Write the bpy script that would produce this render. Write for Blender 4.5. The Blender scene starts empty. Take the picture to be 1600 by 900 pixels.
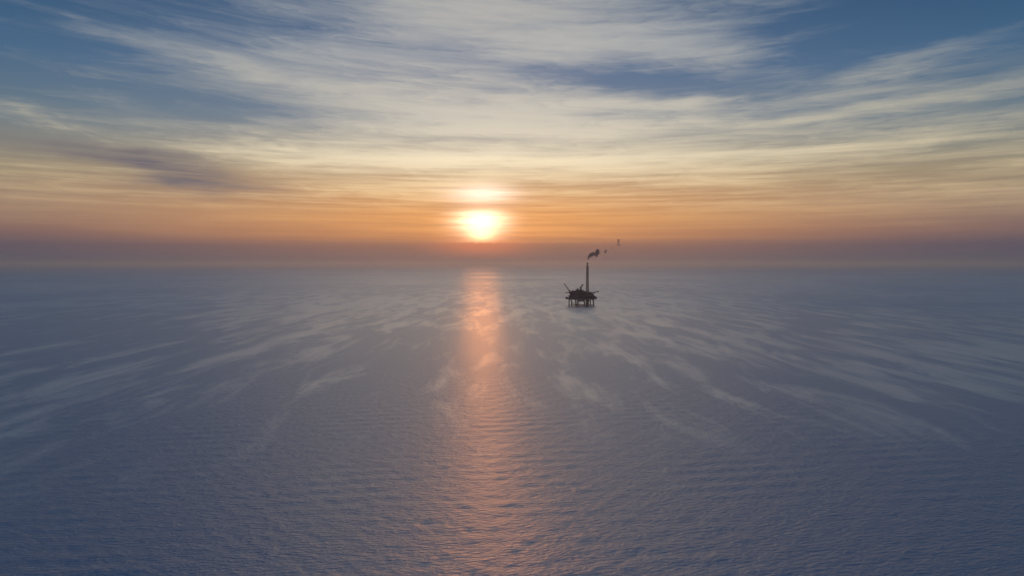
import bpy, bmesh, math, random
import numpy as np
from mathutils import Vector, Matrix

S = bpy.context.scene
C = S.collection
R = math.radians
random.seed(4)

# ------------------------------------------------------------------ camera
FPX = 1067.0           # focal length in photograph pixels (24 mm on a full frame)
CAM_H = 80.0
HORIZON = 412.0
cam_d = bpy.data.cameras.new('camera')
cam = bpy.data.objects.new('camera', cam_d)
C.objects.link(cam)
S.camera = cam
cam_d.sensor_width = 36.0
cam_d.lens = 36.0 * FPX / 1600.0
cam_d.clip_start = 1.0
cam_d.clip_end = 200000.0
cam.location = (0, 0, CAM_H)
cam.rotation_euler = (R(90 - 2.04), 0, 0)

S.view_settings.view_transform = 'Standard'
S.view_settings.look = 'None'
S.view_settings.exposure = 0.0
S.view_settings.gamma = 1.0
S.cycles.volume_bounces = 1
S.cycles.max_bounces = 6
S.cycles.blur_glossy = 0.5

SUN_AZ, SUN_EL = -2.57, 4.3      # degrees; azimuth measured from +Y towards +X


def lin(r, g, b, k=1.0):
    f = lambda c: (c / 255 / 12.92 if c / 255 <= 0.04045 else ((c / 255 + 0.055) / 1.055) ** 2.4) * k
    return (f(r), f(g), f(b), 1.0)


# ------------------------------------------------------------------ node helper
class G:
    """small expression helper over a node tree"""
    def __init__(self, tree):
        self.t = tree; self.n = tree.nodes; self.l = tree.links

    def put(self, sock, v):
        if isinstance(v, bpy.types.NodeSocket):
            self.l.new(v, sock)
        else:
            sock.default_value = v

    def m(self, op, a, b=None, c=None, clamp=False):
        x = self.n.new('ShaderNodeMath'); x.operation = op; x.use_clamp = clamp
        self.put(x.inputs[0], a)
        if b is not None: self.put(x.inputs[1], b)
        if c is not None: self.put(x.inputs[2], c)
        return x.outputs[0]

    def vec(self, x, y, z=0.0):
        v = self.n.new('ShaderNodeCombineXYZ')
        for i, q in enumerate((x, y, z)): self.put(v.inputs[i], q)
        return v.outputs[0]

    def map(self, v, loc=(0, 0, 0), rot=0.0, scale=(1, 1, 1)):
        x = self.n.new('ShaderNodeMapping'); x.vector_type = 'TEXTURE'
        self.put(x.inputs[0], v)
        x.inputs[1].default_value = loc; x.inputs[2].default_value = (0, 0, rot); x.inputs[3].default_value = scale
        return x.outputs[0]

    def noise(self, v, scale=1.0, detail=3.0, rough=0.5, dist=0.0, color=False):
        x = self.n.new('ShaderNodeTexNoise')
        self.put(x.inputs['Vector'], v)
        x.inputs['Scale'].default_value = scale; x.inputs['Detail'].default_value = detail
        x.inputs['Roughness'].default_value = rough; x.inputs['Distortion'].default_value = dist
        return x.outputs['Color' if color else 'Fac']

    def ramp(self, f, stops, interp='LINEAR'):
        x = self.n.new('ShaderNodeValToRGB'); x.color_ramp.interpolation = interp
        self.put(x.inputs[0], f)
        e = x.color_ramp.elements
        while len(e) < len(stops): e.new(0.5)
        for q, (p, c) in zip(e, stops):
            q.position = p; q.color = c if len(c) == 4 else (*c, 1)
        return x.outputs[0]

    def mix(self, f, a, b, mode='MIX'):
        x = self.n.new('ShaderNodeMix'); x.data_type = 'RGBA'; x.blend_type = mode; x.clamp_factor = True
        self.put(x.inputs[0], f); self.put(x.inputs[6], a); self.put(x.inputs[7], b)
        return x.outputs[2]

    def smooth(self, v, a, b, lo=0.0, hi=1.0):
        x = self.n.new('ShaderNodeMapRange'); x.interpolation_type = 'SMOOTHSTEP'
        self.put(x.inputs[0], v)
        x.inputs[1].default_value = a; x.inputs[2].default_value = b
        x.inputs[3].default_value = lo; x.inputs[4].default_value = hi
        return x.outputs[0]

    def gauss(self, v, loc, rot, rad):
        """soft elliptical patch round loc, radii rad (degrees of sky)"""
        q = self.map(v, loc=(loc[0], loc[1], 0), rot=rot, scale=(rad[0], rad[1], 1))
        d = self.n.new('ShaderNodeVectorMath'); d.operation = 'DOT_PRODUCT'
        self.l.new(q, d.inputs[0]); self.l.new(q, d.inputs[1])
        return self.m('POWER', 0.36788, d.outputs['Value'])


def sky_deg(px, py):
    """photograph pixel -> (azimuth, elevation) in degrees"""
    az = math.atan2(px - 800, FPX)
    return math.degrees(az), math.degrees(math.atan2((HORIZON - py) * math.cos(az), FPX))


# ------------------------------------------------------------------ sky
W = bpy.data.worlds.new('World')
S.world = W
W.use_nodes = True
nt = W.node_tree
g = G(nt)
BG = nt.nodes['Background']
BG.inputs[1].default_value = 0.05
K = 1 / 0.05                       # colours below are in picture units; the background strength divides them again

geo = g.n.new('ShaderNodeTexCoord')
sep = g.n.new('ShaderNodeSeparateXYZ'); g.l.new(geo.outputs['Generated'], sep.inputs[0])
dx, dy, dz = sep.outputs
az = g.m('MULTIPLY', g.m('ARCTAN2', dx, dy), 180 / math.pi)
el = g.m('MULTIPLY', g.m('ARCSINE', dz), 180 / math.pi)
elp = g.m('MAXIMUM', el, 0.0)

# slow warp so that patches get uneven wind-drawn outlines
base_v = g.vec(az, el)
wn = g.noise(g.vec(g.m('MULTIPLY', az, 0.10), g.m('MULTIPLY', el, 0.45)), 1.0, 4, 0.55, color=True)
ws = g.n.new('ShaderNodeVectorMath'); ws.operation = 'MULTIPLY_ADD'
g.l.new(wn, ws.inputs[0]); ws.inputs[1].default_value = (9, 3.2, 0); ws.inputs[2].default_value = (-4.5, -1.6, 0)
wv = g.n.new('ShaderNodeVectorMath'); wv.operation = 'ADD'
g.l.new(base_v, wv.inputs[0]); g.l.new(ws.outputs[0], wv.inputs[1])
V = wv.outputs[0]

# arched coordinate that the cirrus fibres follow (down to the right on the left side, up again on the right)
fc = g.n.new('ShaderNodeFloatCurve')
cm = fc.mapping; cv = cm.curves[0]
pts = [(0.0, 0.95), (0.22, 0.72), (0.36, 0.46), (0.47, 0.26), (0.56, 0.14), (0.64, 0.12), (0.74, 0.2), (1.0, 0.5)]
cv.points[0].location = pts[0]; cv.points[1].location = pts[-1]
for p in pts[1:-1]: cv.points.new(*p)
cm.update()
g.put(fc.inputs['Value'], g.m('MULTIPLY_ADD', az, 1 / 120.0, 0.5))
arch = g.m('MULTIPLY', fc.outputs[0], g.m('MULTIPLY', elp, 0.20))
elc = g.m('SUBTRACT', el, arch)

sunv = sky_deg(752, 350)
f1 = g.noise(g.vec(g.m('MULTIPLY', az, 0.055), g.m('MULTIPLY', elc, 0.62), 3.1), 1.0, 6, 0.58, 0.35)
f2 = g.noise(g.vec(g.m('MULTIPLY', az, 0.10), g.m('MULTIPLY', elc, 2.4), 7.7), 1.0, 5, 0.6, 0.25)
f3 = g.noise(g.vec(g.m('MULTIPLY', az, 0.035), g.m('MULTIPLY', elc, 0.28), 1.3), 1.0, 2, 0.5)

# placed cloud patches: px, py, rx, ry (photo pixels), tilt (deg, + = right end up), amount
patches = [
    (880, 45, 300, 45, -9, .55), (1110, 95, 130, 26, -14, .45), (640, 5, 160, 30, -12, .35),
    (720, 190, 300, 24, 2, .45), (560, 130, 260, 30, -8, .28), (760, 245, 420, 12, 0, .5),
    (860, 262, 260, 10, -3, .3), (1055, 171, 75, 7, 0, .5), (1150, 192, 230, 8, 1, .3),
    (1400, 105, 100, 22, 14, .38), (1400, 165, 280, 10, 5, .3), (50, 188, 55, 8, -10, .4),
    (160, 150, 70, 20, -8, .38), (230, 68, 250, 9, -9, .4), (430, 35, 90, 10, 0, .2),
    (1590, 262, 45, 8, 8, .4), (1480, 210, 200, 16, 4, .3), (380, 243, 260, 6, 0, .35),
    (1350, 290, 200, 10, -5, .3), (455, 227, 28, 3, 0, .4),
    (1060, 138, 150, 17, -3, -.55), (1270, 70, 150, 32, 4, -.5), (1520, 20, 260, 60, 3, -.6), (1330, 38, 110, 8, 5, .3), (1480, 75, 120, 10, 8, .3),
    (60, 110, 220, 60, -6, -.5), (230, 10, 330, 26, 0, -.3), (60, 225, 150, 16, 0, -.3), (420, 205, 260, 22, -2, -.22),
    (950, 125, 130, 13, 0, -.3), (1320, 250, 120, 9, 0, -.25), (1420, 262, 90, 10, 0, -.2),
]
acc = None
for (px, py, rx, ry, tilt, amt) in patches:
    a_, e_ = sky_deg(px, py)
    k = 180 / math.pi / FPX
    q = g.gauss(V, (a_, e_), R(tilt), (rx * k * 1.15, ry * k * 1.25))
    acc = g.m('MULTIPLY_ADD', q, amt, acc if acc is not None else 0.0)
dens = g.m('ADD', g.m('MULTIPLY_ADD', f1, 1.5, -0.75), g.m('MULTIPLY_ADD', f2, 0.45, -0.225))
dens = g.m('ADD', dens, g.m('MULTIPLY_ADD', f3, 0.8, -0.4))
f4 = g.noise(g.vec(g.m('MULTIPLY', g.m('ADD', az, g.m('MULTIPLY', f1, 30.0)), 0.32), g.m('MULTIPLY', elc, 1.5), 21.0), 1.0, 6, 0.68, 0.6)
dens = g.m('ADD', dens, g.m('MULTIPLY_ADD', f4, 0.9, -0.45))
bars = g.noise(g.vec(g.m('MULTIPLY', az, 0.07), g.m('MULTIPLY', el, 2.6), 11.0), 1.0, 4, 0.6, 0.1)
dens = g.m('ADD', dens, g.m('MULTIPLY', g.m('MULTIPLY_ADD', bars, 2.2, -1.1), g.smooth(el, 12.0, 5.0)))
dens = g.m('ADD', dens, acc)
near = g.gauss(base_v, (sunv[0] + 1, sunv[1]), 0, (27, 60))
near = g.m('MULTIPLY', near, g.m('ADD', 1.0, g.m('MULTIPLY', g.m('SUBTRACT', g.gauss(base_v, (sunv[0], 0), 0, (24, 9000)), 1.0), g.smooth(el, 12.0, 30.0))))   # 1 towards the sun, 0 far from it
cover = g.m('ADD', g.m('ADD', dens, 0.19), g.m('MULTIPLY', near, g.smooth(el, 15.0, 30.0, 0.24, 0.55)))
cover = g.smooth(cover, -0.20, 1.22)

# clear sky between the clouds: physical sky texture veiled by thin high haze
sk = g.n.new('ShaderNodeTexSky'); sk.sky_type = 'NISHITA'; sk.sun_disc = False
sk.sun_elevation = R(SUN_EL); sk.sun_rotation = R(SUN_AZ); sk.altitude = 80; sk.dust_density = 4.5

E = lambda y: (HORIZON - y) / FPX * 180 / math.pi / 90.0            # ramp position of a photo row
L = lambda r, gg, b: lin(r, gg, b, K)
blue_far = g.ramp(g.m('DIVIDE', elp, 90.0), [
    (0.0, L(70, 78, 98)), (E(385), L(82, 80, 97)), (E(365), L(112, 96, 100)), (E(335), L(140, 126, 114)),
    (E(285), L(144, 138, 118)), (E(225), L(96, 118, 132)), (E(140), L(64, 102, 136)), (E(0), L(26, 68, 108)),
    (0.40, L(18, 66, 116)), (1.0, L(30, 72, 118))])
blue_near = g.ramp(g.m('DIVIDE', elp, 90.0), [
    (0.0, L(128, 102, 96)), (E(405), L(130, 102, 96)), (E(383), L(160, 116, 96)), (E(370), L(205, 140, 92)), (E(345), L(226, 158, 98)),
    (E(310), L(210, 152, 102)), (E(260), L(190, 170, 142)), (E(200), L(130, 140, 154)), (E(120), L(98, 120, 152)),
    (E(0), L(70, 104, 145)), (0.3, L(160, 164, 168)), (0.55, L(130, 144, 160)), (1.0, L(84, 112, 144))])
cl_far = g.ramp(g.m('DIVIDE', elp, 90.0), [
    (0.0, L(80, 84, 100)), (E(385), L(92, 86, 98)), (E(360), L(138, 118, 108)), (E(300), L(196, 176, 142)),
    (E(240), L(204, 192, 162)), (E(180), L(165, 165, 155)), (E(80), L(128, 145, 160)), (E(0), L(92, 122, 148)), (0.4, L(54, 92, 130)), (1.0, L(62, 96, 134))])
cl_near = g.ramp(g.m('DIVIDE', elp, 90.0), [
    (0.0, L(130, 104, 98)), (E(405), L(130, 103, 98)), (E(383), L(165, 114, 92)), (E(368), L(224, 154, 98)), (E(340), L(238, 172, 104)),
    (E(300), L(252, 216, 164)), (E(250), L(240, 224, 194)), (E(190), L(212, 204, 190)), (E(100), L(192, 190, 187)),
    (E(0), L(186, 184, 180)), (0.3, L(230, 214, 190)), (0.55, L(205, 200, 190)), (1.0, L(120, 138, 160))])
blue = g.mix(near, blue_far, blue_near)
cloud = g.mix(near, cl_far, cl_near)
sky = g.mix(cover, blue, cloud)
# Nishita light seen through the veil
nis = g.mix(1.0, sk.outputs[0], (0.30, 0.30, 0.30, 1), 'MULTIPLY')
sky = g.mix(g.m('MULTIPLY', g.smooth(el, 5.0, 20.0), 0.10), sky, nis)

# mauve-grey thicker bank left of the sun
dk = g.gauss(V, sky_deg(200, 250), R(-5), (7.5, 1.05))
dk = g.m('ADD', dk, g.m('MULTIPLY', g.gauss(V, sky_deg(310, 280), R(-6), (5.5, 0.9)), 0.55))
dk = g.m('MULTIPLY', dk, g.smooth(f2, 0.3, 0.6, 0.55, 1.0))
sky = g.mix(g.m('MULTIPLY', dk, 0.85, clamp=True), sky, L(112, 106, 114))

# sun light coming through the veil: warm aureole, bright core, cut by thin level streaks
haze_top = g.smooth(g.m('ADD', el, g.m('MULTIPLY_ADD', g.noise(g.vec(g.m('MULTIPLY', az, 1.6), 0, 0), 1.0, 5, 0.7), 0.44, -0.22)), 1.6, 1.9)
bar = g.smooth(bars, 0.36, 0.62, 0.35, 1.25)
aur = g.gauss(base_v, (sunv[0], sunv[1] - 0.6), 0, (9.0, 2.6))
aur = g.m('MULTIPLY', g.m('MULTIPLY', aur, bar), haze_top)
def add(col, f, c):
    x = g.mix(1.0, c, g.vec(f, f, f), 'MULTIPLY')
    return g.mix(1.0, col, x, 'ADD')
sky = add(sky, aur, L(118, 74, 26))
rag = g.m('MULTIPLY_ADD', g.noise(g.vec(g.m('MULTIPLY', az, 0.12), g.m('MULTIPLY', el, 3.5), 4.0), 1.0, 3, 0.6), 2.4, -1.2)
V2 = g.vec(g.m('ADD', az, rag), el)
w2 = g.gauss(V2, sky_deg(755, 304), 0, (2.6, 0.75))
sky = add(sky, g.m('MULTIPLY', w2, 1.0), L(215, 204, 200))
w3 = g.gauss(base_v, sky_deg(770, 252), 0, (9.0, 0.45))
sky = add(sky, g.m('MULTIPLY', w3, 0.5), L(130, 112, 84))
core = g.gauss(V2, sky_deg(752, 346), 0, (1.95, 1.1))
core = g.m('MULTIPLY', g.m('MULTIPLY', core, haze_top), g.smooth(el, 4.85, 4.2, 0.3, 1.0))
sky = add(sky, g.m('MULTIPLY', core, 1.8), (K, K * .80, K * .58, 1))
low = g.m('MULTIPLY', g.gauss(base_v, sky_deg(752, 368), 0, (1.0, 0.45)), haze_top)
sky = add(sky, low, (K * 1.2, K * .75, K * .35, 1))
under = g.gauss(base_v, sky_deg(752, 384), 0, (3.6, 0.9))
sky = add(sky, g.m('MULTIPLY', under, 1.3), L(140, 62, 14))

# below the horizon the dome simply carries the horizon haze on
nt.links.new(sky, BG.inputs[0])
W.cycles.sampling_method = 'MANUAL'
W.cycles.sample_map_resolution = 1024

# ------------------------------------------------------------------ sun
sd = bpy.data.lights.new('sun', 'SUN')
sun = bpy.data.objects.new('sun', sd)
C.objects.link(sun)
sd.energy = 0.082
sd.angle = R(3)
sd.color = (1.0, 0.33, 0.06)
sdir = Vector((math.sin(R(SUN_AZ)) * math.cos(R(SUN_EL)), math.cos(R(SUN_AZ)) * math.cos(R(SUN_EL)), math.sin(R(SUN_EL))))
sun.rotation_euler = sdir.to_track_quat('Z', 'Y').to_euler()
sun.location = (0, 0, 300)


# ------------------------------------------------------------------ materials
def material(name, color, rough=0.6, metal=0.0, var=0.25, scale=0.4, rust=0.0):
    m = bpy.data.materials.new(name); m.use_nodes = True
    q = G(m.node_tree); b = m.node_tree.nodes['Principled BSDF']
    co = q.n.new('ShaderNodeTexCoord').outputs['Object']
    n1 = q.noise(co, scale, 5, 0.6)
    dark = (*[c * (1 - var) for c in color], 1); lite = (*[min(1, c * (1 + var)) for c in color], 1)
    col = q.mix(q.smooth(n1, 0.35, 0.65), dark, lite)
    if rust:
        n2 = q.noise(co, scale * 2.3, 6, 0.7)
        col = q.mix(q.m('MULTIPLY', q.smooth(n2, 0.5, 0.68), rust), col, (0.12, 0.045, 0.02, 1))
    q.put(b.inputs['Base Color'], col)
    b.inputs['Roughness'].default_value = rough; b.inputs['Metallic'].default_value = metal
    return m


STEEL = material('painted_steel', (0.040, 0.050, 0.075), 0.6, rust=0.3)
DECK = material('deck_steel', (0.045, 0.052, 0.072), 0.75, rust=0.25)
PILE = material('weathered_pile_steel', (0.06, 0.045, 0.045), 0.7, rust=0.5)
TOWER = material('flare_tower_red_paint', (0.11, 0.035, 0.028), 0.6, rust=0.3)
BOOM = material('crane_orange_paint', (0.16, 0.07, 0.035), 0.5)
MODULE = material('module_grey_paint', (0.05, 0.06, 0.085), 0.6, rust=0.2)
GLASS = material('cab_glass', (0.02, 0.03, 0.04), 0.1)
FLOAT = material('lifeboat_orange', (0.35, 0.09, 0.03), 0.45)


# ------------------------------------------------------------------ sea
def sea_mesh():
    rng = np.random.RandomState(7)
    r = [0.0]
    x = 25.0
    rs = [0.0, 25.0]
    while x < 1600: x *= 1.0062; rs.append(x)
    while x < 45000: x *= 1.045; rs.append(x)
    rs = np.array(rs)
    th = np.concatenate([np.linspace(-44, 44, 400), np.linspace(44, 316, 90)[1:-1]])
    th = np.radians(th)
    RR, TT = np.meshgrid(rs[1:], th, indexing='ij')
    X = RR * np.sin(TT); Y = RR * np.cos(TT); Z = np.zeros_like(X)
    sp = np.maximum(RR * 0.0062, RR * R(88 / 399))
    main = R(102)                                     # wind waves run roughly towards the camera, crests tilted
    for i in range(46):
        lam = 2.6 * (12 / 2.6) ** (rng.rand() ** 1.3)
        a = main + rng.randn() * R(24)
        amp = 0.008 * lam * (0.6 + 0.8 * rng.rand()) / 3.2
        k = 2 * math.pi / lam
        ph = rng.rand() * 6.283
        w = np.clip((lam / sp - 2.2) / 2.5, 0, 1)
        Z += w * amp * np.sin(k * (X * math.cos(a) + Y * math.sin(a)) + ph)
    n, m = X.shape
    co = np.stack([X, Y, Z], -1).reshape(-1, 3)
    co = np.vstack([co, [[0, 0, 0]]])
    i = np.arange(n - 1)[:, None] * m; j = np.arange(m)[None, :]; j2 = (j + 1) % m
    q = np.stack([i + j, i + j2, i + m + j2, i + m + j], -1).reshape(-1, 4)
    tri = [(n * m, (jj + 1) % m, jj) for jj in range(m)]
    me = bpy.data.meshes.new('sea')
    me.vertices.add(len(co)); me.vertices.foreach_set('co', co.ravel())
    nl = q.size + 3 * m
    me.loops.add(nl); me.loops.foreach_set('vertex_index', np.concatenate([q.ravel(), np.array(tri).ravel()[::1]]))
    me.polygons.add(len(q) + m)
    ls = np.concatenate([np.arange(len(q)) * 4, q.size + np.arange(m) * 3])
    me.polygons.foreach_set('loop_start', ls)
    me.polygons.foreach_set('use_smooth', np.ones(len(ls), bool))
    me.update(calc_edges=True); me.validate()
    return me


sea = bpy.data.objects.new('sea', sea_mesh()); C.objects.link(sea)
sea['kind'] = 'structure'
mw = bpy.data.materials.new('sea_water'); mw.use_nodes = True
q = G(mw.node_tree); b = mw.node_tree.nodes['Principled BSDF']
pos = q.n.new('ShaderNodeNewGeometry').outputs['Position']
sx = q.n.new('ShaderNodeSeparateXYZ'); q.l.new(pos, sx.inputs[0]); px_, py_, _ = sx.outputs
# slicks: calm lanes drawn out along the wind, wandering sideways
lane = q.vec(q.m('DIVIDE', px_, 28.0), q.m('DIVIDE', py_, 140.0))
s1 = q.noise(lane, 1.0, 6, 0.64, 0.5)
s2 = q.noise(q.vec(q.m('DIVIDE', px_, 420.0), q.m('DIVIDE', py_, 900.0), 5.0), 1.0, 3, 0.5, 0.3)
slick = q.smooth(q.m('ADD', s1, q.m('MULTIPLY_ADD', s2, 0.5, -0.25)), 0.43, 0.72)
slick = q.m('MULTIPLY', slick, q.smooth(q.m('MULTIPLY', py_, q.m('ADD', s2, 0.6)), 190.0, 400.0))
bandn = q.noise(q.vec(q.m('DIVIDE', px_, 9000.0), q.m('DIVIDE', py_, 1500.0), 2.0), 1.0, 4, 0.6, 0.2)
# wavelets
rp = q.map(pos, rot=R(12))
w1 = q.noise(q.map(rp, scale=(3.2, 1.2, 1)), 1.0, 4, 0.55, 0.3)
w2_ = q.noise(q.map(rp, scale=(1.2, 0.6, 1)), 1.0, 3, 0.6, 0.2)
w3_ = q.noise(q.map(pos, rot=R(-18), scale=(20.0, 6.0, 1)), 1.0, 2, 0.5, 0.2)
hgt = q.m('ADD', q.m('MULTIPLY', w1, 1.0), q.m('ADD', q.m('MULTIPLY', w2_, 0.25), q.m('MULTIPLY', w3_, 0.5)))
bp = q.n.new('ShaderNodeBump')
q.put(bp.inputs['Height'], hgt); bp.inputs['Distance'].default_value = 0.9
q.put(bp.inputs['Strength'], q.m('MULTIPLY', q.m('MULTIPLY_ADD', slick, -0.08, 1.0), 1.0))
# breeze: ruffled close by, calmer water between 1.4 and 5 km, ruffled again beyond
ydist = q.m('MULTIPLY_ADD', q.noise(q.vec(q.m('DIVIDE', px_, 2500.0), q.m('DIVIDE', py_, 1500.0), 2.0), 1.0, 4, 0.6), 1.2, 0.4)
ydist = q.m('MULTIPLY', ydist, py_)
calm = q.smooth(ydist, 300.0, 1500.0)
rgh = q.m('MULTIPLY_ADD', calm, 0.01, 0.37)
rgh = q.m('ADD', rgh, q.smooth(bandn, 0.35, 0.65, -0.03, 0.03))
rgh = q.m('ADD', rgh, q.smooth(q.m('LOGARITHM', q.m('MAXIMUM', ydist, 1.0), 10.0), 3.4, 4.2, 0.0, 0.08))
rgh = q.m('MULTIPLY_ADD', slick, -0.03, rgh)
# water body under a microfacet surface whose rough lobes keep their energy at grazing angles
mw.node_tree.nodes.remove(b)
dif = q.n.new('ShaderNodeBsdfDiffuse'); glo = q.n.new('ShaderNodeBsdfAnisotropic'); glo.distribution = 'MULTI_GGX'
q.put(dif.inputs['Color'], q.mix(slick, (0.0, 0.12, 0.30, 1), (0.95, 0.84, 0.62, 1)))   # calm lanes: reflection of the bright low sky painted in as pale diffuse colour
q.put(glo.inputs['Color'], (1.0, 0.92, 0.82, 1)); q.put(glo.inputs['Roughness'], rgh)
glo.inputs['Anisotropy'].default_value = 0.25; q.put(glo.inputs['Tangent'], q.vec(1.0, 0.0, 0.0))   # wave slopes are steeper along the wind than across it
q.l.new(bp.outputs[0], dif.inputs['Normal']); q.l.new(bp.outputs[0], glo.inputs['Normal'])
fr = q.n.new('ShaderNodeFresnel'); fr.inputs['IOR'].default_value = 1.5
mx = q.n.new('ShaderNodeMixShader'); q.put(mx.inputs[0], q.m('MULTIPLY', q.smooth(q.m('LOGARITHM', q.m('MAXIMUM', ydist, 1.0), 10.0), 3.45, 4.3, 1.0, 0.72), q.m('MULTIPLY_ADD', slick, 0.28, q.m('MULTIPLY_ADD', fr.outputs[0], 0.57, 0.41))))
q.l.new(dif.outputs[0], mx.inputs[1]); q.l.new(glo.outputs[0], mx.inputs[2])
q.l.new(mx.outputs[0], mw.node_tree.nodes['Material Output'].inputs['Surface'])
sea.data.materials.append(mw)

# ------------------------------------------------------------------ haze
HT = 140.0
bm = bmesh.new()
bmesh.ops.create_cube(bm, size=1.0)
for v in bm.verts:
    v.co.x *= 96000; v.co.y *= 96000; v.co.z = HT if v.co.z > 0 else -13.5
me = bpy.data.meshes.new('haze'); bm.to_mesh(me); bm.free()
haze = bpy.data.objects.new('haze', me); C.objects.link(haze)
haze['kind'] = 'stuff'
mh = bpy.data.materials.new('sea_haze'); mh.use_nodes = True
mh.node_tree.nodes.remove(mh.node_tree.nodes['Principled BSDF'])
pv = mh.node_tree.nodes.new('ShaderNodeVolumePrincipled')
pv.inputs['Color'].default_value = (1.0, 0.90, 0.80, 1)
pv.inputs['Density'].default_value = 0.00009
pv.inputs['Anisotropy'].default_value = 0.68
mh.node_tree.links.new(pv.outputs[0], mh.node_tree.nodes['Material Output'].inputs['Volume'])
me.materials.append(mh)
#RIG
# ------------------------------------------------------------------ mesh helpers
class MB:
    def __init__(self): self.bm = bmesh.new()

    def box(self, c, s, rz=0.0, bevel=0.0, top=1.0):
        bm = self.bm
        r = bmesh.ops.create_cube(bm, size=1.0)
        M = Matrix.Translation(c) @ Matrix.Rotation(rz, 4, 'Z')
        for v in r['verts']:
            k = top if v.co.z > 0 else 1.0
            v.co = M @ Vector((v.co.x * s[0] * k, v.co.y * s[1] * k, v.co.z * s[2]))
        if bevel:
            es = list({e for v in r['verts'] for e in v.link_edges})
            bmesh.ops.bevel(bm, geom=es, offset=bevel, segments=1, affect='EDGES')
        return self

    def bar(self, a, b, r, r2=None, n=8):
        a = Vector(a); b = Vector(b); d = b - a
        q = d.to_track_quat('Z', 'Y').to_matrix().to_4x4()
        bmesh.ops.create_cone(self.bm, cap_ends=True, segments=n, radius1=r, radius2=r if r2 is None else r2,
                              depth=d.length, matrix=Matrix.Translation((a + b) / 2) @ q)
        return self

    def prism(self, pts, z0, z1):
        bm = self.bm
        lo = [bm.verts.new((x, y, z0)) for x, y in pts]; hi = [bm.verts.new((x, y, z1)) for x, y in pts]
        bm.faces.new(lo[::-1]); bm.faces.new(hi)
        for i in range(len(pts)):
            j = (i + 1) % len(pts)
            bm.faces.new((lo[i], lo[j], hi[j], hi[i]))
        return self

    def build(self, name, mat, parent=None):
        bmesh.ops.recalc_face_normals(self.bm, faces=self.bm.faces)
        me = bpy.data.meshes.new(name); self.bm.to_mesh(me); self.bm.free()
        me.materials.append(mat)
        o = bpy.data.objects.new(name, me); C.objects.link(o)
        if parent is not None: o.parent = parent
        return o


def tag(o, label=None, cat=None, group=None, kind=None):
    for k, v in (('label', label), ('category', cat), ('group', group), ('kind', kind)):
        if v: o[k] = v
    return o


# ------------------------------------------------------------------ oil platform
U = 1293.0 / FPX                   # metres per photograph pixel at the platform
rig = bpy.data.objects.new('oil_platform', None); C.objects.link(rig)
rig.location = ((909 - 800) * U, 1293.0, 0.0)
tag(rig, 'dark offshore oil platform on slender piles with a tall flare tower, in open sea', 'oil platform')


def P(px, dy=0.0, z=0.0): return Vector(((px - 909) * U, dy, z))


# decks: long elongated octagons seen nearly end-corner on
low = [(-30, 2), (-24, -6), (-8, -12), (8, -14), (20, -10), (28.5, 0), (24, 9), (4, 14), (-12, 13), (-24, 8)]
LOW = MB().prism(low, 12.6, 14.6).build('lower_deck', DECK, rig)
mid = [(-26, 0), (-21, -8), (-6, -11), (10, -12), (22, -9), (26, 0), (20, 8), (2, 12), (-14, 11), (-23, 7)]
MB().prism(mid, 18.6, 19.6).build('mezzanine_deck', DECK, rig)
up = [(-31, 2), (-24, -7), (-6, -11), (10, -12), (20, -9), (25, -1), (21, 8), (2, 12), (-14, 11), (-25, 8)]
UPP = MB().prism(up, 24.2, 25.3).build('upper_deck', DECK, rig)
# deck beams under the lower deck
for k, x in enumerate((-22, -14, -6, 3, 12, 20)):
    MB().box((x, 0, 11.9), (0.9, 22 if abs(x) < 15 else 13, 1.5)).build('deck_beam', STEEL, LOW)
# deck posts between the levels
for (x, y) in [(-21, -6), (-14, -8.5), (-7, -10), (1, -10.5), (9, -11), (16, -9.5), (22, -5), (-20, 6), (-10, 10), (0, 10.5), (12, 9.5), (20, 5)]:
    MB().bar((x, y, 14.6), (x, y, 24.2), 0.45).build('deck_post', STEEL, rig)


def rail(pts, z, parent):
    m = MB()
    n = len(pts)
    for i in range(n):
        a = Vector((*pts[i], 0)); b = Vector((*pts[(i + 1) % n], 0))
        for h in (0.55, 1.1): m.bar(a + Vector((0, 0, z + h)), b + Vector((0, 0, z + h)), 0.05, n=4)
        c = max(1, int((b - a).length / 2.0))
        for k in range(c):
            p_ = a.lerp(b, k / c); m.bar(p_ + Vector((0, 0, z)), p_ + Vector((0, 0, z + 1.1)), 0.05, n=4)
    return m.build('handrail', STEEL, parent)


rail([(x * 0.985, y * 0.985) for x, y in low], 14.6, LOW)
rail([(x * 0.985, y * 0.985) for x, y in up], 25.3, UPP)


def module(name, c, s, z0, rz=0, mat=MODULE, ribs=True):
    m = MB().box((c[0], c[1], z0 + s[2] / 2), s, rz, bevel=0.12).build(name, mat, rig)
    if ribs:
        r = MB(); M = Matrix.Translation((c[0], c[1], z0)) @ Matrix.Rotation(rz, 4, 'Z')
        n = max(2, int(s[0] / 1.6))
        for k in range(n):
            x = -s[0] / 2 + (k + 0.5) * s[0] / n
            for sy in (-1, 1):
                p_ = M @ Vector((x, sy * (s[1] / 2 + 0.06), s[2] / 2)); r.box(p_, (0.18, 0.2, s[2] * 0.9), rz)
        tag(r.build('wall_ribs', mat, m), kind='stuff')
    return m


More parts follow.
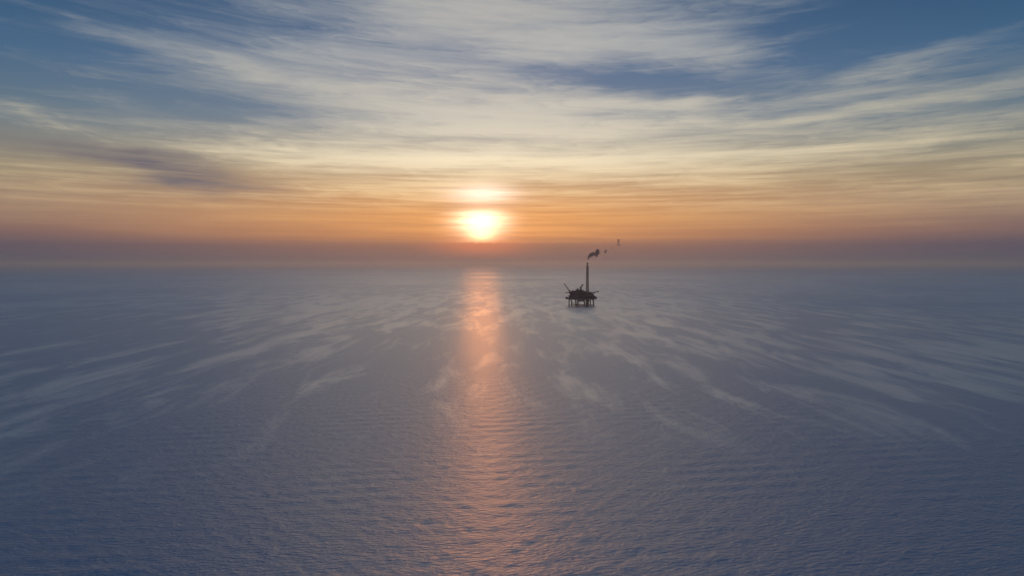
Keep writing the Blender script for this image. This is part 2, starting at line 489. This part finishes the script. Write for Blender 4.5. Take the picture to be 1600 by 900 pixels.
# equipment between lower and mezzanine and upper decks (fills the dark mass)
for (nm, x, y, sx_, sy_, z0, h) in [
    ('equipment_module', -21, 0, 7, 9, 14.6, 3.9), ('equipment_module', -12.5, -2, 8, 14, 14.6, 3.9),
    ('equipment_module', -3, 1, 8, 16, 14.6, 3.9), ('equipment_module', 6.5, -1, 8, 17, 14.6, 3.9),
    ('equipment_module', 16, 0, 8, 14, 14.6, 3.9), ('equipment_module', 22.9, 1, 5, 8, 14.6, 3.8), ('equipment_module', -1.5, 0, 12, 12, 8.8, 2.6), ('equipment_module', 11, 0, 7, 9, 8.4, 3.0),
    ('equipment_module', -18, 0, 9, 12, 19.6, 4.5), ('equipment_module', -8, -1, 9, 16, 19.6, 4.5),
    ('equipment_module', 2, 0, 9, 18, 19.6, 4.5), ('equipment_module', 12, 0, 9, 17, 19.6, 4.5),
    ('equipment_module', 19.6, 0, 4, 10, 19.6, 3.6)]:
    module(nm, (x, y), (sx_, sy_, h), z0)
module('equipment_module', (-1, 4.5), (43, 5, 3.9), 14.6)
module('equipment_module', (-1, 4.0), (40, 5, 4.5), 19.6)
# buildings on the upper deck, highest near the middle
module('deck_house', (-14.5, -1), (10, 10, 3.6), 25.3)
module('deck_house', (-20.5, 1), (4, 6, 1.6), 25.3)
lq = module('living_quarters', (-4.5, 0), (9, 12, 5.2), 25.3)
for zz in (26.6, 28.9):
    for k in range(5):
        MB().box((-8 + k * 1.7, -6.08, zz), (0.8, 0.12, 0.7)).build('window', GLASS, lq)
module('deck_house', (-7.6, 0), (2.6, 5, 2.6), 30.5)
module('deck_house', (1.8, 1), (4.4, 9, 4.4), 25.3)
module('deck_house', (5.6, -1), (3.4, 9, 2.8), 25.3)
module('deck_house', (14, -1), (6, 8, 1.2), 25.3)
# storage tanks and exhausts
for (x, y, r_, h) in [(-1.2, -2, 1.4, 2.2), (-10.3, -3.5, 1.1, 2.4)]:
    MB().bar((x, y, 30.5 if x > -5 else 28.9), (x, y, (30.5 if x > -5 else 28.9) + h), r_, n=16).build('storage_tank', MODULE, rig)
for x in (-17.5, -12.0, 16.5):
    z = 28.9 if x < 0 else 26.5
    MB().bar((x, 2, z), (x, 2, z + 1.7), 0.35).build('exhaust_pipe', STEEL, rig)

# jacket legs, two clusters
bottoms = -12.0
L1 = [(-20, -7), (-15, 7), (-10, -9), (-5.6, 8)]
L2 = [(8.2, -10), (5.0, 8), (14.4, 9), (18, -6)]
legs = []
for (lx, dy) in L1 + L2:
    x = lx * U
    out = 0.03 * (x - (-15 if lx < 0 else 13))
    a = Vector((x + out * 3, dy * 1.06, bottoms)); b = Vector((x, dy, 12.6))
    MB().bar(a, b, 1.15, 0.95, n=12).build('leg', PILE, rig); legs.append((a, b))


def at(i, z):
    a, b = legs[i]; return a.lerp(b, (z - a.z) / (b.z - a.z))


for (i, j) in [(0, 1), (1, 3), (3, 2), (2, 0), (4, 5), (5, 6), (6, 7), (7, 4)]:
    MB().bar(at(i, 1.8), at(j, 1.8), 0.42).build('brace', PILE, rig)
for (i, j) in [(2, 0), (1, 3), (4, 7), (5, 6)]:
    MB().bar(at(i, 2.0), at(j, 12.0), 0.26).build('brace', PILE, rig)
# inverted V bracing in the gap between the two jackets
pA, pB = P(908, -6, 12.4), P(912.6, -6, 12.4)
for a, b in [(at(2, 1.8), P(908.4, -6, 12.6)), (P(903.5, -6, 1.8), P(908.4, -6, 12.6)), (P(915.5, -8, 1.8), P(911.5, -6, 12.6)), (P(908.8, -6, 12.4), P(912.6, -7, 5.0))]:
    MB().bar(a, b, 0.34).build('brace', PILE, rig)
# link frame at the waterline and boat landing
MB().bar(at(2, 1.9), at(4, 1.9), 0.5).build('brace', PILE, rig)
MB().bar(at(3, 1.9), at(5, 1.9), 0.5).build('brace', PILE, rig)
bl = MB().box((P(921).x, -9, 1.7), (15, 4.5, 0.5)).build('boat_landing', DECK, rig)
for k in range(7): MB().bar((P(916).x + k * 1.9, -11.3, -1.2), (P(916).x + k * 1.9, -11.3, 2.6), 0.2).build('fender', PILE, bl)
bl2 = MB().box((P(905).x, -10, 1.6), (13, 3.6, 0.5)).build('boat_landing', DECK, rig)
for k in range(5): MB().bar((P(902).x + k * 2.0, -11.9, -1.2), (P(902).x + k * 2.0, -11.9, 2.4), 0.2).build('fender', PILE, bl2)
# conductors (the thick dark cluster)
for x in (915.8, 916.8, 917.8, 918.8, 919.8):
    for y in (-2.5, 0.5): MB().bar((P(x).x, y, -12), (P(x).x, y, 13.2), 0.36).build('conductor_pipe', PILE, rig)
# risers
for x, y in [(901.5, 3), (903.6, -3), (926.5, 2)]:
    MB().bar(P(x, y, -12), P(x, y, 13.2), 0.28).build('riser_pipe', PILE, rig)


# lattice booms and the flare tower
def lattice(name, a, b, w0, w1, bays, r, mat, parent, bars_as=None):
    a = Vector(a); b = Vector(b); d = (b - a).normalized()
    up_ = Vector((0, 1, 0)) if abs(d.y) < 0.9 else Vector((1, 0, 0))
    s_ = d.cross(up_).normalized(); t_ = s_.cross(d).normalized()
    def c(k, i):
        f = i / bays; w = (w0 + (w1 - w0) * f) / 2
        return a.lerp(b, f) + s_ * w * (1, 1, -1, -1)[k] + t_ * w * (1, -1, -1, 1)[k]
    root = None
    ch = MB()
    for k in range(4): ch.bar(c(k, 0), c(k, bays), r * 1.25, r, n=6)
    root = ch.build(name, mat, parent)
    lc = MB()
    for i in range(bays):
        for k in range(4):
            k2 = (k + 1) % 4
            if i % 2: lc.bar(c(k, i), c(k2, i + 1), r * 0.7, n=5)
            else: lc.bar(c(k2, i), c(k, i + 1), r * 0.7, n=5)
            lc.bar(c(k, i + 1), c(k2, i + 1), r * 0.6, n=5)
    lc.build('lattice', mat, root)
    return root


ft = lattice('flare_tower', P(918, 1, 25.3), P(917.9, 1, 76.0), 4.4, 3.2, 17, 0.36, TOWER, rig)
MB().bar(P(918, 1, 25.3), P(917.9, 1, 77.5), 0.6, n=12).build('flare_pipe', TOWER, ft)
MB().bar(P(917.9, 1, 77.5), P(917.9, 1, 82.0), 1.2, 1.35, n=14).build('flare_tip', STEEL, ft)
pl = MB().prism([(P(917.9).x + 2.1 * math.cos(k * math.pi / 4), 1 + 2.1 * math.sin(k * math.pi / 4)) for k in range(8)], 76.0, 76.3).build('top_platform', STEEL, ft)
ld = MB()
for sx_ in (-0.25, 0.25): ld.bar((P(918).x + sx_, -1.35, 25.3), (P(917.9).x + sx_, -0.45, 76), 0.06, n=4)
for k in range(80):
    f = k / 80; y = -1.35 + 0.9 * f; ld.bar((P(918).x - 0.25, y, 25.3 + 50.6 * f), (P(918).x + 0.25, y, 25.3 + 50.6 * f), 0.04, n=4)
ld.build('ladder', STEEL, ft)


def crane(px, dy, z0, zp, tip, wide, mat, r):
    base = P(px, dy, z0)
    root = MB().bar(base, P(px, dy, zp), 1.0, n=14).build('crane', STEEL, rig)
    MB().bar(P(px, dy, zp), P(px, dy, zp + 0.7), 1.7, n=16).build('slewing_ring', STEEL, root)
    cab = MB().box(P(px + 0.2, dy - 0.6, zp + 1.7), (2.6, 2.4, 2.0), bevel=0.2, top=0.85).build('cab', BOOM, root)
    return root, cab


cr, cab = crane(890.2, 0, 25.3, 27.2, None, 0, BOOM, 0)
MB().box(P(890.2, -1.85, 29.3), (1.6, 0.1, 0.9)).build('cab_window', GLASS, rig).parent = cab
bo = lattice('boom', P(889.4, 0, 28.6), P(881.6, 1, 42.6), 1.7, 0.9, 11, 0.20, BOOM, rig)
bo.parent = cr
MB().bar(P(890.6, 0, 31.8), P(881.8, 1, 42.4), 0.09, n=5).build('boom_cable', STEEL, cr)
MB().bar(P(881.6, 1, 42.4), P(881.7, 1, 36.5), 0.08, n=5).build('hoist_cable', STEEL, cr)
cr2, cab2 = crane(907.0, 2, 30.5, 33.0, None, 0, BOOM, 0)
MB().box(P(907.2, 0.1, 35.0), (1.4, 0.1, 0.9)).build('cab_window', GLASS, cab2)
bo2 = lattice('boom', P(907.0, 1.5, 34.0), P(909.6, -14, 41.2), 2.0, 1.4, 8, 0.26, BOOM, cr2)
MB().bar(P(909.6, -14, 41.0), P(909.6, -14, 34.5), 0.08, n=5).build('hoist_cable', STEEL, cr2)
# cantilevered arm with a small round landing at the right end
arm = lattice('side_arm', P(928.5, -1, 25.9), P(932.8, -2, 26.6), 1.4, 0.9, 5, 0.22, BOOM, rig)
MB().prism([(P(934.3).x + 1.7 * math.cos(k * math.pi / 5), -2 + 1.7 * math.sin(k * math.pi / 5)) for k in range(10)], 26.0, 28.1).build('arm_housing', BOOM, arm)
# lifeboats hung off the left end and the right
for (px, y) in ((885.2, -6), (931.0, -4.5)):
    lb = MB()
    lb.bm = bmesh.new()
    bmesh.ops.create_uvsphere(lb.bm, u_segments=14, v_segments=8, radius=1.0, matrix=Matrix.Translation(P(px, y, 16.3)) @ Matrix.Rotation(R(25), 4, 'Z') @ Matrix.Diagonal((3.2, 1.25, 1.25, 1)))
    b_ = lb.build('lifeboat', FLOAT, rig)
    MB().bar(P(px, y + .2, 17.2), P(px + (1.0 if px < 900 else -1.2), y + 2.5, 19.3), 0.18, n=6).build('davit', STEEL, b_)
# antenna mast
MB().bar(P(900.9, 0, 33.1), P(900.9, 0, 36.6), 0.14, 0.07, n=6).build('antenna_mast', STEEL, rig)


# ------------------------------------------------------------------ smoke from the flare tip
def smoke_mat(name, dens, col):
    m = bpy.data.materials.new(name); m.use_nodes = True
    m.node_tree.nodes.remove(m.node_tree.nodes['Principled BSDF'])
    v = m.node_tree.nodes.new('ShaderNodeVolumePrincipled')
    v.inputs['Color'].default_value = (*col, 1); v.inputs['Density'].default_value = dens
    v.inputs['Anisotropy'].default_value = 0.2
    m.node_tree.links.new(v.outputs[0], m.node_tree.nodes['Material Output'].inputs['Volume'])
    return m


def puff(name, blobs, mat, seed, label):
    """blobs: (px, py, radius px, squash) joined into one billowing closed surface"""
    from mathutils import noise as mn
    mb = bpy.data.metaballs.new('tmp'); mb.resolution = 0.5; mb.threshold = 0.35
    rnd = random.Random(seed)
    for (px, py, rr, dy) in blobs:
        e = mb.elements.new(); z = CAM_H - (py - HORIZON) * U * 0.985
        e.co = P(px, dy, z) + rig.location; e.radius = rr * U * 1.9
        for k in range(3):
            e = mb.elements.new()
            e.co = P(px, dy, z) + rig.location + Vector([rnd.uniform(-1, 1) * rr * U * 0.7 for _ in range(3)]); e.radius = rr * U * rnd.uniform(.6, 1.0)
    o = bpy.data.objects.new('tmp', mb); C.objects.link(o)
    dg = bpy.context.evaluated_depsgraph_get(); dg.update()
    me = bpy.data.meshes.new_from_object(o.evaluated_get(dg))
    C.objects.unlink(o); bpy.data.objects.remove(o); 
    for v in me.vertices:
        v.co += mn.noise_vector(v.co * 0.35 + Vector((seed, 0, 0))) * 0.8 + mn.noise_vector(v.co * 0.9) * 0.3
    me.name = name; me.materials.clear(); me.materials.append(mat)
    ob = bpy.data.objects.new(name, me); C.objects.link(ob)
    tag(ob, label, 'smoke')
    return ob


SM = smoke_mat('dark_smoke', 0.28, (0.16, 0.20, 0.30))
SM2 = smoke_mat('thin_smoke', 0.16, (0.2, 0.22, 0.28))
puff('smoke_plume', [(918.6, 405, 1.0, 1), (919.2, 403, 1.4, 1), (920.4, 401, 1.9, 1), (922.4, 399, 2.3, 0), (924.6, 397.6, 2.5, 0), (926.8, 396.6, 2.4, 1),
                     (929.4, 397, 1.4, 1), (931.6, 397.6, 2.3, 1), (932.8, 394.8, 2.8, 1), (933.6, 392.0, 2.5, 1), (935.2, 395, 1.6, 1), (932.2, 400.3, 1.5, 1)],
     SM, 3, 'dense dark blue-grey smoke plume bending right off the top of the flare tower')
puff('smoke_puff', [(945.6, 394.8, 1.1, 1), (946.2, 392.6, 1.5, 1), (946.8, 390.8, 1.1, 1)], SM, 8, 'small grey smoke puff just beyond the dense plume, lower than the highest puff')
puff('smoke_puff', [(956.6, 387.4, 1.2, 1), (957.6, 385.6, 1.0, 1), (960.2, 390.4, .8, 1)], smoke_mat('faint_smoke', 0.05, (0.3, 0.3, 0.34)), 15, 'faintest smoke wisp halfway between the small puff and the highest puff')
puff('smoke_puff', [(965.8, 382.4, 1.4, 1), (966.0, 379.0, 1.5, 1), (966.2, 375.8, 1.7, 1), (967.6, 373.8, 1.2, 1), (968.4, 382.2, 1.2, 1), (964.4, 374.0, .8, 1), (962.4, 382.0, .8, 1), (969.6, 378.0, .7, 1)], SM2, 22,
     'ragged brownish smoke puff highest and farthest from the flare tower')
